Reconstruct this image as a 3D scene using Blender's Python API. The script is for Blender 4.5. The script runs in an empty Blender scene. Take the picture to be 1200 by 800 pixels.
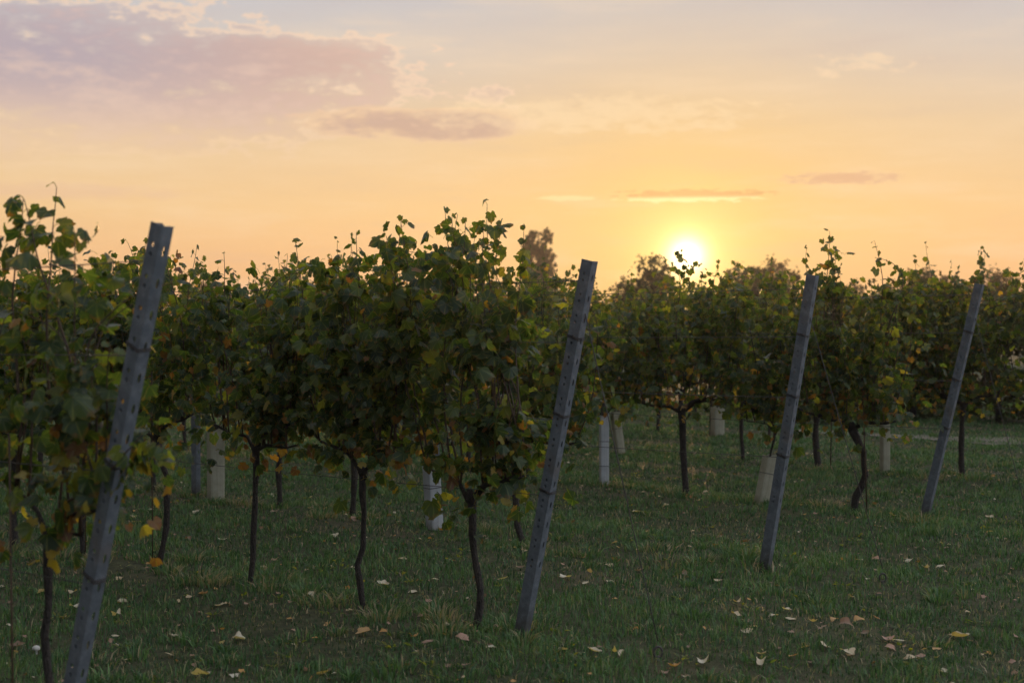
import bpy, math, random
import numpy as np
from mathutils import Vector, Matrix
R = math.radians
SC = bpy.context.scene
COL = SC.collection

# ---------------------------------------------------------------- camera
cd = bpy.data.cameras.new("camera"); cam = bpy.data.objects.new("camera", cd); COL.objects.link(cam)
cam.location = (0, 0, 1.6); cam.rotation_euler = (R(90 - .96), 0, 0)
cd.sensor_width = 36; cd.lens = 50; cd.clip_start = .05; cd.clip_end = 6000
cd.dof.use_dof = True; cd.dof.focus_distance = 8.6; cd.dof.aperture_fstop = 2.8
SC.camera = cam

# ---------------------------------------------------------------- sky, sun, exposure
SUN_AZ, SUN_EL = R(7.0), R(2.45)
SDIR = Vector((math.sin(SUN_AZ)*math.cos(SUN_EL), math.cos(SUN_AZ)*math.cos(SUN_EL), math.sin(SUN_EL)))
SC.view_settings.view_transform = 'Standard'; SC.view_settings.look = 'None'
SC.view_settings.exposure = 0; SC.view_settings.gamma = 1; SC.view_settings.use_curve_mapping = False
sd = bpy.data.lights.new("sun", 'SUN'); so = bpy.data.objects.new("sun", sd); COL.objects.link(so)
sd.energy = 3.0; sd.angle = R(.6); sd.color = (1, .55, .24)
so.rotation_euler = SDIR.to_track_quat('Z', 'Y').to_euler()
cy = SC.cycles
cy.use_denoising = True; cy.max_bounces = 6; cy.diffuse_bounces = 3; cy.glossy_bounces = 2
cy.transmission_bounces = 4; cy.volume_bounces = 0; cy.transparent_max_bounces = 4; cy.sample_clamp_indirect = 4; cy.sample_clamp_direct = 12
cy.use_adaptive_sampling = True; cy.adaptive_threshold = .02

def lin(r, g, b):
    f = lambda c: (c/255/12.92) if c/255 <= .04045 else ((c/255+.055)/1.055)**2.4
    return (f(r), f(g), f(b), 1)

class NT:
    def __init__(s, tree): s.t = tree; s.n = tree.nodes; s.l = tree.links
    def node(s, typ, **kw):
        n = s.n.new(typ)
        for k, v in kw.items(): setattr(n, k, v)
        return n
    def put(s, sock, v):
        if v is None: return
        if isinstance(v, bpy.types.NodeSocket): s.l.new(v, sock)
        else: sock.default_value = v
    def m(s, op, a, b=None, c=None):
        n = s.node('ShaderNodeMath', operation=op); s.put(n.inputs[0], a); s.put(n.inputs[1], b); s.put(n.inputs[2], c)
        return n.outputs[0]
    def mix(s, f, a, b, blend='MIX'):
        n = s.node('ShaderNodeMix', data_type='RGBA', blend_type=blend)
        s.put(n.inputs[0], f); s.put(n.inputs[6], a); s.put(n.inputs[7], b); return n.outputs[2]
    def ramp(s, f, stops, interp='LINEAR'):
        n = s.node('ShaderNodeValToRGB'); s.put(n.inputs[0], f); cr = n.color_ramp; cr.interpolation = interp
        while len(cr.elements) < len(stops): cr.elements.new(.5)
        for e, (p, c) in zip(cr.elements, stops): e.position = p; e.color = c
        return n.outputs[0]
    def ss(s, v, lo, hi):
        n = s.node('ShaderNodeMapRange', interpolation_type='SMOOTHSTEP')
        s.put(n.inputs[0], v); n.inputs[1].default_value = lo; n.inputs[2].default_value = hi; return n.outputs[0]
    def noise(s, vec, scale, detail=4, rough=.55, w=None):
        n = s.node('ShaderNodeTexNoise'); s.put(n.inputs['Vector'], vec)
        n.inputs['Scale'].default_value = scale; n.inputs['Detail'].default_value = detail; n.inputs['Roughness'].default_value = rough
        return n.outputs[0]
    def comb(s, x, y, z=0.0):
        n = s.node('ShaderNodeCombineXYZ'); s.put(n.inputs[0], x); s.put(n.inputs[1], y); s.put(n.inputs[2], z); return n.outputs[0]

def build_world():
    w = bpy.data.worlds.new("World"); SC.world = w; w.use_nodes = True
    t = NT(w.node_tree); t.n.clear()
    out = t.node('ShaderNodeOutputWorld'); bg = t.node('ShaderNodeBackground')
    t.l.new(bg.outputs[0], out.inputs[0])
    sky = t.node('ShaderNodeTexSky', sky_type='NISHITA', sun_disc=False)
    sky.sun_elevation = SUN_EL; sky.sun_rotation = SUN_AZ; sky.air_density = 1.4; sky.dust_density = 2.5; sky.ozone_density = 1.5
    tc = t.node('ShaderNodeTexCoord'); sp = t.node('ShaderNodeSeparateXYZ'); t.l.new(tc.outputs['Generated'], sp.inputs[0])
    X, Y, Z = sp.outputs
    # azimuth and elevation in degrees
    az = t.m('MULTIPLY', t.m('ARCTAN2', X, Y), 180/math.pi)
    el = t.m('MULTIPLY', t.m('ARCSINE', Z), 180/math.pi)
    dp = t.node('ShaderNodeVectorMath', operation='DOT_PRODUCT'); t.l.new(tc.outputs['Generated'], dp.inputs[0]); dp.inputs[1].default_value = SDIR
    th = t.m('MULTIPLY', t.m('ARCCOSINE', t.m('MINIMUM', dp.outputs[1], .9999999)), 180/math.pi)
    E = lambda d: d/90.0
    elc = t.m('DIVIDE', t.m('MAXIMUM', el, 0.0), 90.0)
    warm = t.ramp(elc, [(0, lin(238, 178, 128)), (E(2.1), lin(243, 190, 134)), (E(4.3), lin(247, 205, 148)), (E(7.3), lin(239, 209, 170)),
                        (E(10.3), lin(220, 207, 196)), (E(13), lin(200, 202, 210)), (E(26), (1.35, 1.35, 1.38, 1)), (1, (1.25, 1.30, 1.42, 1))])
    cool = t.ramp(elc, [(0, lin(134, 138, 150)), (E(6), lin(168, 164, 172)), (E(20), lin(166, 174, 192)), (E(50), lin(176, 184, 200)), (1, lin(190, 198, 214))])
    cool = t.mix(1.0, cool, (1.7, 1.7, 1.62, 1), 'MULTIPLY')
    cool = t.mix(t.ss(X, -.4, .8), t.mix(1.0, cool, (.5, .5, .5, 1), 'MULTIPLY'), t.mix(1.0, cool, (2.4, 2.45, 2.5, 1), 'MULTIPLY'))
    side = t.ss(dp.outputs[1], -.2, .85)
    base = t.mix(side, cool, warm)
    sk = t.mix(1.0, sky.outputs[0], (.03, .03, .03, 1), 'MULTIPLY')
    base = t.mix(.08, base, sk)
    # warm wide glow of the low sun in the hazy air
    g1 = t.m('EXPONENT', t.m('DIVIDE', th, -5.6))
    base = t.mix(t.m('MULTIPLY', g1, .88), base, lin(251, 202, 100))
    # thin streaky veil
    v = t.comb(t.m('MULTIPLY', az, .10), t.m('MULTIPLY', el, .62), 0.0)
    veil = t.noise(v, 1.0, 5, .6)
    base = t.mix(t.m('MULTIPLY', t.ss(veil, .46, .74), .30), base, lin(250, 222, 186))
    base = t.mix(t.m('MULTIPLY', t.ss(veil, .50, .25), .16), base, lin(196, 172, 166))
    # clouds placed by azimuth / elevation
    def px(x): return math.degrees(math.atan((x-600)/1667))
    def py(y): return (372-y)/1667*57.3
    nv = t.comb(t.m('MULTIPLY', az, .42), t.m('MULTIPLY', el, 1.15), 3.3)
    n1 = t.noise(nv, .75, 8, .52)
    nv2 = t.comb(t.m('MULTIPLY', az, 1.0), t.m('MULTIPLY', el, 2.6), 1.3)
    n2 = t.noise(nv2, 1.2, 7, .54)
    def ell(cx, cyy, rx, ry, amp, nz, asym=0):
        a = t.m('DIVIDE', t.m('SUBTRACT', az, px(cx)), rx/29.1)
        b = t.m('DIVIDE', t.m('SUBTRACT', el, py(cyy)), ry/29.1)
        if asym:   # puffy top, soft spread-out bottom
            b = t.m('MULTIPLY', b, t.m('ADD', 1.0, t.m('MULTIPLY', t.m('GREATER_THAN', b, 0.0), asym)))
        r2 = t.m('ADD', t.m('MULTIPLY', a, a), t.m('MULTIPLY', b, b))
        return t.m('ADD', t.m('SUBTRACT', 1.0, r2), t.m('MULTIPLY', t.m('SUBTRACT', nz, .5), amp)), b
    def cloud(base, e, lo, hi, body, edge, op, eop=.8):
        al = t.ss(e, lo, hi)
        rim = t.m('MULTIPLY', t.ss(e, lo, lo+(hi-lo)*.5), t.m('SUBTRACT', 1.0, t.ss(e, lo+(hi-lo)*.4, hi+.25)))
        b_ = t.mix(t.m('MULTIPLY', al, op), base, body)
        return t.mix(t.m('MULTIPLY', rim, eop), b_, edge)
    # large mauve bank, upper left
    n5 = t.noise(t.comb(t.m('MULTIPLY', az, 1.9), t.m('MULTIPLY', el, 3.4), 7.7), 1.0, 8, .62)
    nn = t.m('ADD', t.m('ADD', t.m('MULTIPLY', n1, .56), t.m('MULTIPLY', n2, .30)), t.m('MULTIPLY', n5, .14))
    e1, b1 = ell(-60, 105, 540, 92, 4.2, nn); e2, b2 = ell(290, 78, 200, 50, 4.0, nn, .5)
    e = t.m('MAXIMUM', e1, e2)
    b = b1
    soft = t.ss(el, py(235), py(110))          # ragged on top, melting away below
    body = t.mix(t.ss(b, -1.0, .3), lin(232, 198, 176), lin(178, 164, 174))
    body = t.mix(t.ss(az, px(40), px(440)), body, lin(210, 176, 162))
    body = t.mix(t.m('MULTIPLY', t.ss(nn, .46, .66), .55), body, lin(232, 202, 184))
    base = t.mix(t.m('MULTIPLY', t.ss(e, -.15, .8), t.m('MULTIPLY', soft, .92)), base, body)
    rim = t.m('MULTIPLY', t.ss(e, -.12, .06), t.m('SUBTRACT', 1.0, t.ss(e, .06, .34)))
    base = t.mix(t.m('MULTIPLY', rim, t.m('MULTIPLY', soft, .6)), base, lin(248, 216, 186))
    e, b = ell(492, 146, 145, 24, 3.4, nn, .3)
    base = cloud(base, e, -.1, .6, lin(200, 166, 150), lin(250, 214, 168), .8, .45)
    n4 = t.noise(t.comb(t.m('MULTIPLY', az, 1.5), t.m('MULTIPLY', el, 8.0), 5.1), 1.0, 7, .65)
    e, b = ell(812, 231, 90, 8, 5.0, n4)
    base = t.mix(t.m('MULTIPLY', t.ss(e, -.1, .5), .85), base, t.mix(t.ss(b, .1, -.5), lin(226, 170, 108), lin(255, 236, 170)))
    e, b = ell(985, 214, 76, 8, 4.0, n4)
    base = cloud(base, e, .0, .8, lin(222, 174, 138), lin(246, 206, 160), .75, .2)
    e, b = ell(662, 233, 38, 3.5, 4.0, n4)
    base = cloud(base, e, .0, .8, lin(255, 226, 164), lin(255, 232, 170), .7, .2)
    e, b = ell(690, 138, 260, 26, 3.0, n2)
    base = cloud(base, e, .2, 1.2, lin(252, 222, 178), lin(252, 222, 178), .5, .1)
    e, b = ell(1010, 88, 90, 22, 3.4, n2)
    base = cloud(base, e, .6, 1.4, lin(250, 220, 182), lin(250, 220, 182), .5, .1)
    e, b = ell(60, 232, 180, 12, 1.6, n2)
    base = cloud(base, e, .0, 1.2, lin(226, 186, 160), lin(236, 196, 160), .4, .1)
    # aureole and disc of the sun itself
    core = t.m('MULTIPLY', t.m('EXPONENT', t.m('MULTIPLY', t.m('POWER', t.m('DIVIDE', th, .64), 2.0), -1.0)), 1.8)
    aur = t.m('MULTIPLY', t.m('EXPONENT', t.m('DIVIDE', th, -1.1)), 1.35)
    add1 = t.mix(1.0, (1, .92, .72, 1), t.comb(core, core, core), 'MULTIPLY')
    add2 = t.mix(1.0, (1, .72, .26, 1), t.comb(aur, aur, aur), 'MULTIPLY')
    base = t.mix(1.0, base, add1, 'ADD'); base = t.mix(1.0, base, add2, 'ADD')
    base = t.mix(1.0, base, (10, 10, 10, 1), 'MULTIPLY')
    t.l.new(base, bg.inputs[0]); bg.inputs[1].default_value = .1
build_world()

# ---------------------------------------------------------------- helpers
def tag(o, label=None, cat=None, group=None, kind=None):
    if label: o['label'] = label
    if cat: o['category'] = cat
    if group: o['group'] = group
    if kind: o['kind'] = kind
    return o
def empty(name, loc, rz=0):
    o = bpy.data.objects.new(name, None); COL.objects.link(o); o.location = loc; o.rotation_euler = (0, 0, rz); o.empty_display_size = .1
    return o
def link(name, me, parent=None, mat=None):
    if mat is not None and not me.materials: me.materials.append(mat)
    o = bpy.data.objects.new(name, me); COL.objects.link(o)
    if parent: o.parent = parent
    return o
def tri_mesh(name, V, F, attrs=None, smooth=False):
    """fast mesh from numpy arrays of vertices and triangles; attrs {name: (type, array)} on points"""
    V = np.asarray(V, np.float32); F = np.asarray(F, np.int32)
    me = bpy.data.meshes.new(name); me.vertices.add(len(V)); me.vertices.foreach_set('co', V.ravel())
    k = F.shape[1]; me.loops.add(F.size); me.loops.foreach_set('vertex_index', F.ravel())
    me.polygons.add(len(F)); me.polygons.foreach_set('loop_start', np.arange(0, F.size, k, dtype=np.int32))
    me.polygons.foreach_set('loop_total', np.full(len(F), k, np.int32))
    if smooth: me.polygons.foreach_set('use_smooth', np.ones(len(F), bool))
    for an, (ty, arr) in (attrs or {}).items():
        a = me.attributes.new(an, ty, 'POINT'); a.data.foreach_set('value' if ty == 'FLOAT' else 'vector', np.asarray(arr, np.float32).ravel())
    me.update(calc_edges=True); return me
class MB:
    """collects quads / polygons into one mesh"""
    def __init__(s): s.v = []; s.f = []
    def tube(s, pts, rad, n=6, cap=True, lump=0, rng=random):
        pts = [Vector(p) for p in pts]; b = len(s.v)
        if not hasattr(rad, '__len__'): rad = [rad]*len(pts)
        prev = None
        for i, p in enumerate(pts):
            d = (pts[min(i+1, len(pts)-1)] - pts[max(i-1, 0)]).normalized()
            if prev is None: a = d.orthogonal().normalized()
            else:
                a = prev - d*prev.dot(d); a = a.normalized() if a.length > 1e-6 else d.orthogonal().normalized()
            prev = a; c = d.cross(a)
            for k in range(n):
                an = 2*math.pi*k/n; r = rad[i]*(1+lump*(rng.random()-.5))
                s.v.append(p + a*math.cos(an)*r + c*math.sin(an)*r)
        for i in range(len(pts)-1):
            for k in range(n):
                s.f.append((b+i*n+k, b+i*n+(k+1) % n, b+(i+1)*n+(k+1) % n, b+(i+1)*n+k))
        if cap:
            s.f.append(tuple(b+k for k in reversed(range(n)))); s.f.append(tuple(b+(len(pts)-1)*n+k for k in range(n)))
    def build(s, name, mat, parent=None, smooth=True):
        me = bpy.data.meshes.new(name); me.from_pydata([tuple(v) for v in s.v], [], s.f)
        if smooth: me.polygons.foreach_set('use_smooth', [True]*len(me.polygons))
        me.update(); me.materials.append(mat)
        return link(name, me, parent)
def gz(x, y):
    """ground height"""
    return .018*np.sin(x*1.3+.7)*np.cos(y*.9) + .011*np.sin(x*3.1+y*2.3) + .006*np.sin(x*7.7-y*5.1) if True else 0

# ---------------------------------------------------------------- materials
def newmat(name):
    m = bpy.data.materials.new(name); m.use_nodes = True; t = NT(m.node_tree); t.n.clear()
    out = t.node('ShaderNodeOutputMaterial'); return m, t, out
def bsdf(t, out, col, rough=.8, metal=0, spec=.3, bump=None, bs=.3, bd=.01):
    b = t.node('ShaderNodeBsdfPrincipled'); t.put(b.inputs['Base Color'], col); t.put(b.inputs['Roughness'], rough)
    t.put(b.inputs['Metallic'], metal); t.put(b.inputs['Specular IOR Level'], spec)
    if bump is not None:
        bn = t.node('ShaderNodeBump'); bn.inputs['Strength'].default_value = bs; bn.inputs['Distance'].default_value = bd
        t.l.new(bump, bn.inputs['Height']); t.l.new(bn.outputs[0], b.inputs['Normal'])
    if out is not None: t.l.new(b.outputs[0], out.inputs[0])
    return b
def attr(t, name, which='Fac'):
    return t.node('ShaderNodeAttribute', attribute_name=name).outputs[which]
def geo(t): return t.node('ShaderNodeNewGeometry')
def objc(t): return t.node('ShaderNodeTexCoord').outputs['Object']

def mat_leaf(name, stops, trans=.60, rough=.40, spec=.35, dark=1.0):
    m, t, out = newmat(name)
    tint = attr(t, 'tint'); lc = t.node('ShaderNodeAttribute', attribute_name='lc').outputs['Vector']
    sp = t.node('ShaderNodeSeparateXYZ'); t.l.new(lc, sp.inputs[0])
    c = t.ramp(tint, stops)
    ang = t.m('ARCTAN2', t.m('ABSOLUTE', sp.outputs[0]), t.m('ADD', sp.outputs[1], .02))
    vein = t.m('ABSOLUTE', t.m('SUBTRACT', t.m('PINGPONG', ang, .48), 0.0))
    vm = t.m('SUBTRACT', 1.0, t.ss(vein, .02, .09))
    c = t.mix(t.m('MULTIPLY', vm, .35), c, (.16, .19, .06, 1))
    blot = t.noise(t.comb(sp.outputs[0], sp.outputs[1], t.m('MULTIPLY', tint, 40.0)), 3.0, 3, .6)
    edge = t.m('ADD', t.m('POWER', t.m('ADD', t.m('MULTIPLY', sp.outputs[0], sp.outputs[0]), t.m('MULTIPLY', sp.outputs[1], sp.outputs[1])), .5), t.m('MULTIPLY', blot, .9))
    c = t.mix(t.m('MULTIPLY', t.ss(edge, 1.15, 1.45), .6), c, (.11, .055, .018, 1))
    b = bsdf(t, None, c, rough, 0, spec, bump=t.m('SUBTRACT', blot, t.m('MULTIPLY', vm, .5)), bs=.35, bd=.004)
    tr = t.node('ShaderNodeBsdfTranslucent')
    tc_ = t.mix(1.0, c, (3.0, 2.5, .6, 1), 'MULTIPLY'); t.l.new(tc_, tr.inputs[0])
    mx = t.node('ShaderNodeMixShader'); mx.inputs[0].default_value = trans
    t.l.new(b.outputs[0], mx.inputs[1]); t.l.new(tr.outputs[0], mx.inputs[2]); t.l.new(mx.outputs[0], out.inputs[0])
    return m
LEAF = mat_leaf('vine_leaf', [(0, (.014, .030, .017, 1)), (.3, (.026, .049, .020, 1)), (.6, (.052, .078, .024, 1)), (.74, (.115, .125, .028, 1)),
                              (.84, (.17, .135, .032, 1)), (.92, (.17, .085, .03, 1)), (1, (.075, .038, .020, 1))])
DRY = mat_leaf('fallen_leaf', [(0, (.42, .38, .30, 1)), (.35, (.36, .29, .19, 1)), (.6, (.34, .18, .06, 1)), (.8, (.27, .16, .12, 1)), (1, (.12, .075, .048, 1))], trans=.2, rough=.6, spec=.25)
TREE = mat_leaf('tree_leaf', [(0, (.030, .045, .018, 1)), (.5, (.050, .045, .020, 1)), (1, (.085, .045, .025, 1))], trans=.12, rough=.7, spec=.1)

m, t, out = newmat('bark'); n = t.noise(objc(t), 38, 5, .65); w_ = t.node('ShaderNodeTexWave', wave_type='BANDS', bands_direction='X')
w_.inputs['Scale'].default_value = 30; w_.inputs['Distortion'].default_value = 9; w_.inputs['Detail'].default_value = 3
t.l.new(objc(t), w_.inputs['Vector'])
bsdf(t, out, t.ramp(n, [(.3, (.010, .008, .007, 1)), (.7, (.042, .033, .026, 1))]), .9, bump=t.m('ADD', n, w_.outputs['Fac']), bs=.9, bd=.006); BARK = m
m, t, out = newmat('cane'); n = t.noise(objc(t), 25, 3)
bsdf(t, out, t.ramp(n, [(.3, (.022, .013, .008, 1)), (.7, (.070, .040, .020, 1))]), .6); CANE = m
m, t, out = newmat('galvanised_steel'); n = t.noise(objc(t), 22, 6, .7); n2 = t.noise(objc(t), 140, 3, .6); n3 = t.noise(objc(t), 4, 3)
c = t.ramp(n, [(.25, (.055, .066, .076, 1)), (.5, (.088, .100, .112, 1)), (.62, (.12, .135, .148, 1)), (.8, (.19, .20, .215, 1))])
c = t.mix(t.m('MULTIPLY', t.ss(n3, .52, .72), .55), c, (.11, .085, .065, 1))
zz_ = t.node('ShaderNodeSeparateXYZ'); t.l.new(objc(t), zz_.inputs[0])
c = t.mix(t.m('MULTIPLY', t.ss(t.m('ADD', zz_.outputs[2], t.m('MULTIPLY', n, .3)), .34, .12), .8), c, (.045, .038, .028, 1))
c = t.mix(t.m('MULTIPLY', t.ss(t.m('MULTIPLY', n, n2), .34, .42), .6), c, (.16, .075, .035, 1))
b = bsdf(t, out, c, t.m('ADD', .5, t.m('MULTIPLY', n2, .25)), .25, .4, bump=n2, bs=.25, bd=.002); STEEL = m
m, t, out = newmat('wire'); bsdf(t, out, (.045, .038, .034, 1), .6, .3); WIRE = m
def mat_tube(name, c1, c2):
    m, t, out = newmat(name); n = t.noise(objc(t), 9, 5, .65); g = t.node('ShaderNodeSeparateXYZ'); t.l.new(objc(t), g.inputs[0])
    c = t.ramp(n, [(.3, c1), (.75, c2)])
    dirt = t.ss(t.m('ADD', g.outputs[2], t.m('MULTIPLY', n, .16)), .17, .05)
    c = t.mix(t.m('MULTIPLY', dirt, .6), c, (.13, .11, .06, 1))
    st = t.noise(t.comb(t.m('MULTIPLY', g.outputs[0], 60.0), t.m('MULTIPLY', g.outputs[1], 60.0), t.m('MULTIPLY', g.outputs[2], 3.0)), 1.0, 4, .6)
    c = t.mix(t.m('MULTIPLY', t.ss(st, .5, .75), .4), c, (.20, .18, .11, 1))
    b = bsdf(t, None, c, .5, 0, .3); tr = t.node('ShaderNodeBsdfTranslucent'); t.l.new(c, tr.inputs[0])
    mx = t.node('ShaderNodeMixShader'); mx.inputs[0].default_value = .35
    t.l.new(b.outputs[0], mx.inputs[1]); t.l.new(tr.outputs[0], mx.inputs[2]); t.l.new(mx.outputs[0], out.inputs[0]); return m
CREAM = mat_tube('cream_plastic', (.27, .26, .18, 1), (.40, .385, .29, 1))
PALE = mat_tube('pale_plastic', (.34, .36, .37, 1), (.46, .48, .48, 1))
m, t, out = newmat('tie_band'); bsdf(t, out, (.05, .05, .045, 1), .6); BAND = m
m, t, out = newmat('mushroom_skin'); n = t.noise(objc(t), 30, 4); bsdf(t, out, t.ramp(n, [(.3, (.28, .26, .22, 1)), (.7, (.42, .40, .36, 1))]), .7); MUSH = m

def mat_grass():
    m, t, out = newmat('grass_blade'); tint = attr(t, 'tint'); hh = attr(t, 'hh')
    c = t.ramp(tint, [(0, (.018, .050, .021, 1)), (.45, (.052, .108, .040, 1)), (.8, (.110, .185, .062, 1)), (.9, (.19, .165, .09, 1)), (1, (.30, .23, .15, 1))])
    b = bsdf(t, None, c, .5, 0, .25); tr = t.node('ShaderNodeBsdfTranslucent'); t.l.new(t.mix(1.0, c, (1.3, 1.3, .6, 1), 'MULTIPLY'), tr.inputs[0])
    mx = t.node('ShaderNodeMixShader'); mx.inputs[0].default_value = .35
    t.l.new(b.outputs[0], mx.inputs[1]); t.l.new(tr.outputs[0], mx.inputs[2]); t.l.new(mx.outputs[0], out.inputs[0]); return m
GRASS = mat_grass()
def mat_ground():
    m, t, out = newmat('ground'); P = geo(t).outputs['Position']
    n1 = t.noise(P, .9, 6, .6); n2 = t.noise(P, 14, 6, .7); n3 = t.noise(P, 70, 3, .6); n4 = t.noise(P, .12, 4)
    c = t.ramp(n2, [(.28, (.024, .024, .015, 1)), (.5, (.050, .052, .026, 1)), (.72, (.085, .085, .040, 1))])
    c = t.mix(t.m('MULTIPLY', t.ss(n1, .48, .70), .55), c, (.080, .062, .040, 1))
    c = t.mix(t.m('MULTIPLY', t.ss(n3, .62, .78), .35), c, (.15, .12, .075, 1))
    c = t.mix(t.m('MULTIPLY', t.ss(n4, .5, .7), .4), c, (.055, .055, .022, 1))
    bsdf(t, out, c, .95, 0, .1, bump=t.m('ADD', n2, t.m('MULTIPLY', n3, .5)), bs=.9, bd=.04); return m
m, t, out = newmat('sandy_track'); P = geo(t).outputs['Position']; n = t.noise(P, 5, 6, .7); n2 = t.noise(P, 40, 4, .6)
c = t.ramp(n, [(.35, (.04, .045, .025, 1)), (.5, (.12, .095, .075, 1)), (.8, (.22, .18, .15, 1))])
bsdf(t, out, t.mix(t.m('MULTIPLY', t.ss(n2, .55, .7), .4), c, (.10, .085, .06, 1)), .95, bump=n2, bs=.7, bd=.02); TRACK = m

# ---------------------------------------------------------------- ground, track
def axis(near0, near1, step, far, grow=1.25):
    a = list(np.arange(near0, near1+.001, step)); d = step; x = near1
    while x < far: d *= grow; x += d; a.append(x)
    d = step; x = near0; left = []
    while x > -far: d *= grow; x -= d; left.append(x)
    return np.array(left[::-1]+a)
gx = axis(-7, 8, .12, 2500); gy = axis(3, 22, .12, 2500)
XX, YY = np.meshgrid(gx, gy); ZZ = gz(XX, YY)*np.clip(1-(np.hypot(XX, YY)-40)/60, 0, 1)
V = np.stack([XX, YY, ZZ], -1).reshape(-1, 3); nx = len(gx); ii = np.arange(len(gy)-1)[:, None]*nx + np.arange(nx-1)[None]
F = np.stack([ii, ii+1, ii+nx+1, ii+nx], -1).reshape(-1, 4)
g = link('ground', tri_mesh('ground', V, F, smooth=True), mat=mat_ground()); tag(g, kind='structure')
# sandy farm track crossing behind the rows, two worn ruts with a grassy crown
def strip(name, pts, hw, mat, z):
    rng = random.Random(hash(len(name)) + int(hw*100)); vs = []; fs = []
    P = []
    for i in range(len(pts)-1):
        a, b = Vector(pts[i]), Vector(pts[i+1]); n = max(2, int((b-a).length/.3))
        P += [a.lerp(b, k/n) for k in range(n)]
    P.append(Vector(pts[-1]))
    for i, p in enumerate(P):
        d = (P[min(i+1, len(P)-1)]-P[max(i-1, 0)]).normalized(); nn = Vector((-d.y, d.x))
        for q in (-1, -.5, 0, .5, 1):
            w = hw*q*(1+(rng.random()-.5)*.7*abs(q)); r = p+nn*w; vs.append((r.x, r.y, gz(r.x, r.y)*max(0, min(1, 1-(math.hypot(r.x, r.y)-40)/60))+z))
    for i in range(len(P)-1):
        for k in range(4): fs.append((i*5+k, i*5+k+1, i*5+k+6, i*5+k+5))
    me = bpy.data.meshes.new(name); me.from_pydata(vs, [], fs); me.update(); o = link(name, me, mat=mat); tag(o, kind='structure'); return o
strip('dirt_track', [(14, 13.9), (10, 16.0), (6.4, 18.4), (4.4, 19.6), (3.9, 19.9)], .36, TRACK, .012)

# ---------------------------------------------------------------- vineyard layout
U = Vector((-.774, .633)); W = Vector((.633, .774))      # along a row (away from its end post) / across the rows
ROT = math.atan2(U.y, U.x)
ORIG = [Vector((-1.545, 4.78)), Vector((.06, 7.1)), Vector((1.62, 9.0)), Vector((3.32, 11.35)), Vector((5.1, 13.7)), Vector((6.8, 15.9)),
        Vector((8.4, 18.1)), Vector((10.1, 20.4)), Vector((11.7, 22.6)), Vector((13.4, 24.9)), Vector((15., 27.1))]
def rowpt(r, t, off=0): p = ORIG[r] + U*t + W*off; return (p.x, p.y, float(gz(p.x, p.y)))
ORD = ['first', 'second', 'third', 'fourth', 'fifth', 'sixth', 'seventh', 'eighth', 'ninth', 'tenth', 'eleventh', 'twelfth', 'thirteenth', 'fourteenth', 'fifteenth', 'sixteenth', 'seventeenth']

# leaf templates: an asymmetric five-lobed vine leaf, petiole at the origin, tip towards +y
def leaf_template(rng, fold=.25, droop=.3, cup=0.):
    q = rng.uniform(.25, 1.0)
    ha = [(.10, -.10), (.20, -.26), (.42, -.27), (.55, -.05), (.50, .08), (.62, .20), (.70, .42), (.55, .50), (.40, .46), (.42, .62), (.30, .84), (.14, .90)]
    hb = [(.10, -.08), (.22, -.22), (.44, -.24), (.58, -.08), (.60, .08), (.68, .24), (.66, .42), (.58, .50), (.52, .58), (.44, .72), (.28, .86), (.12, .92)]
    half = [(a[0]*q+b[0]*(1-q), a[1]*q+b[1]*(1-q)) for a, b in zip(ha, hb)]
    jit = lambda p: (p[0]*(1+(rng.random()-.5)*.16), p[1]+(rng.random()-.5)*.08)
    r_ = [jit(p) for p in half]; l_ = [(-jit(p)[0], jit(p)[1]) for p in reversed(half)]
    out2 = [(0, .02)] + r_ + [(rng.uniform(-.05, .05), 1.08)] + l_
    inn = [(x*.45, y*.45+.08) for x, y in out2[1:]]
    pts = out2 + inn; n = len(out2); k = len(inn); ce = len(pts); pts.append((0, .16))
    V = []
    ph = rng.uniform(0, 6)
    for x, y in pts:
        r = math.hypot(x, y)
        z = -fold*abs(x)*.9 - droop*max(y, 0)**2*.6 + .11*math.sin(5*math.atan2(y, x)+ph)*r*r + cup*r*r
        V.append((x, y, z))
    F = []
    for i in range(k):       # outline index i+1, inner index n+i
        a = 1+i; b = 1+(i+1) if i+1 < k else None
        if b: F += [(a, b, n+i+1), (a, n+i+1, n+i)]; F.append((ce, n+i, n+i+1))
    F += [(0, 1, n), (0, n, ce), (0, ce, n+k-1), (0, n+k-1, n-1)]
    return np.array(V, np.float32), np.array(F, np.int32)
trng = random.Random(5)
TPL = [leaf_template(trng, trng.uniform(-.2, .9), trng.uniform(-.2, 1.0), trng.uniform(-.3, .4)) for _ in range(16)]
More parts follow.
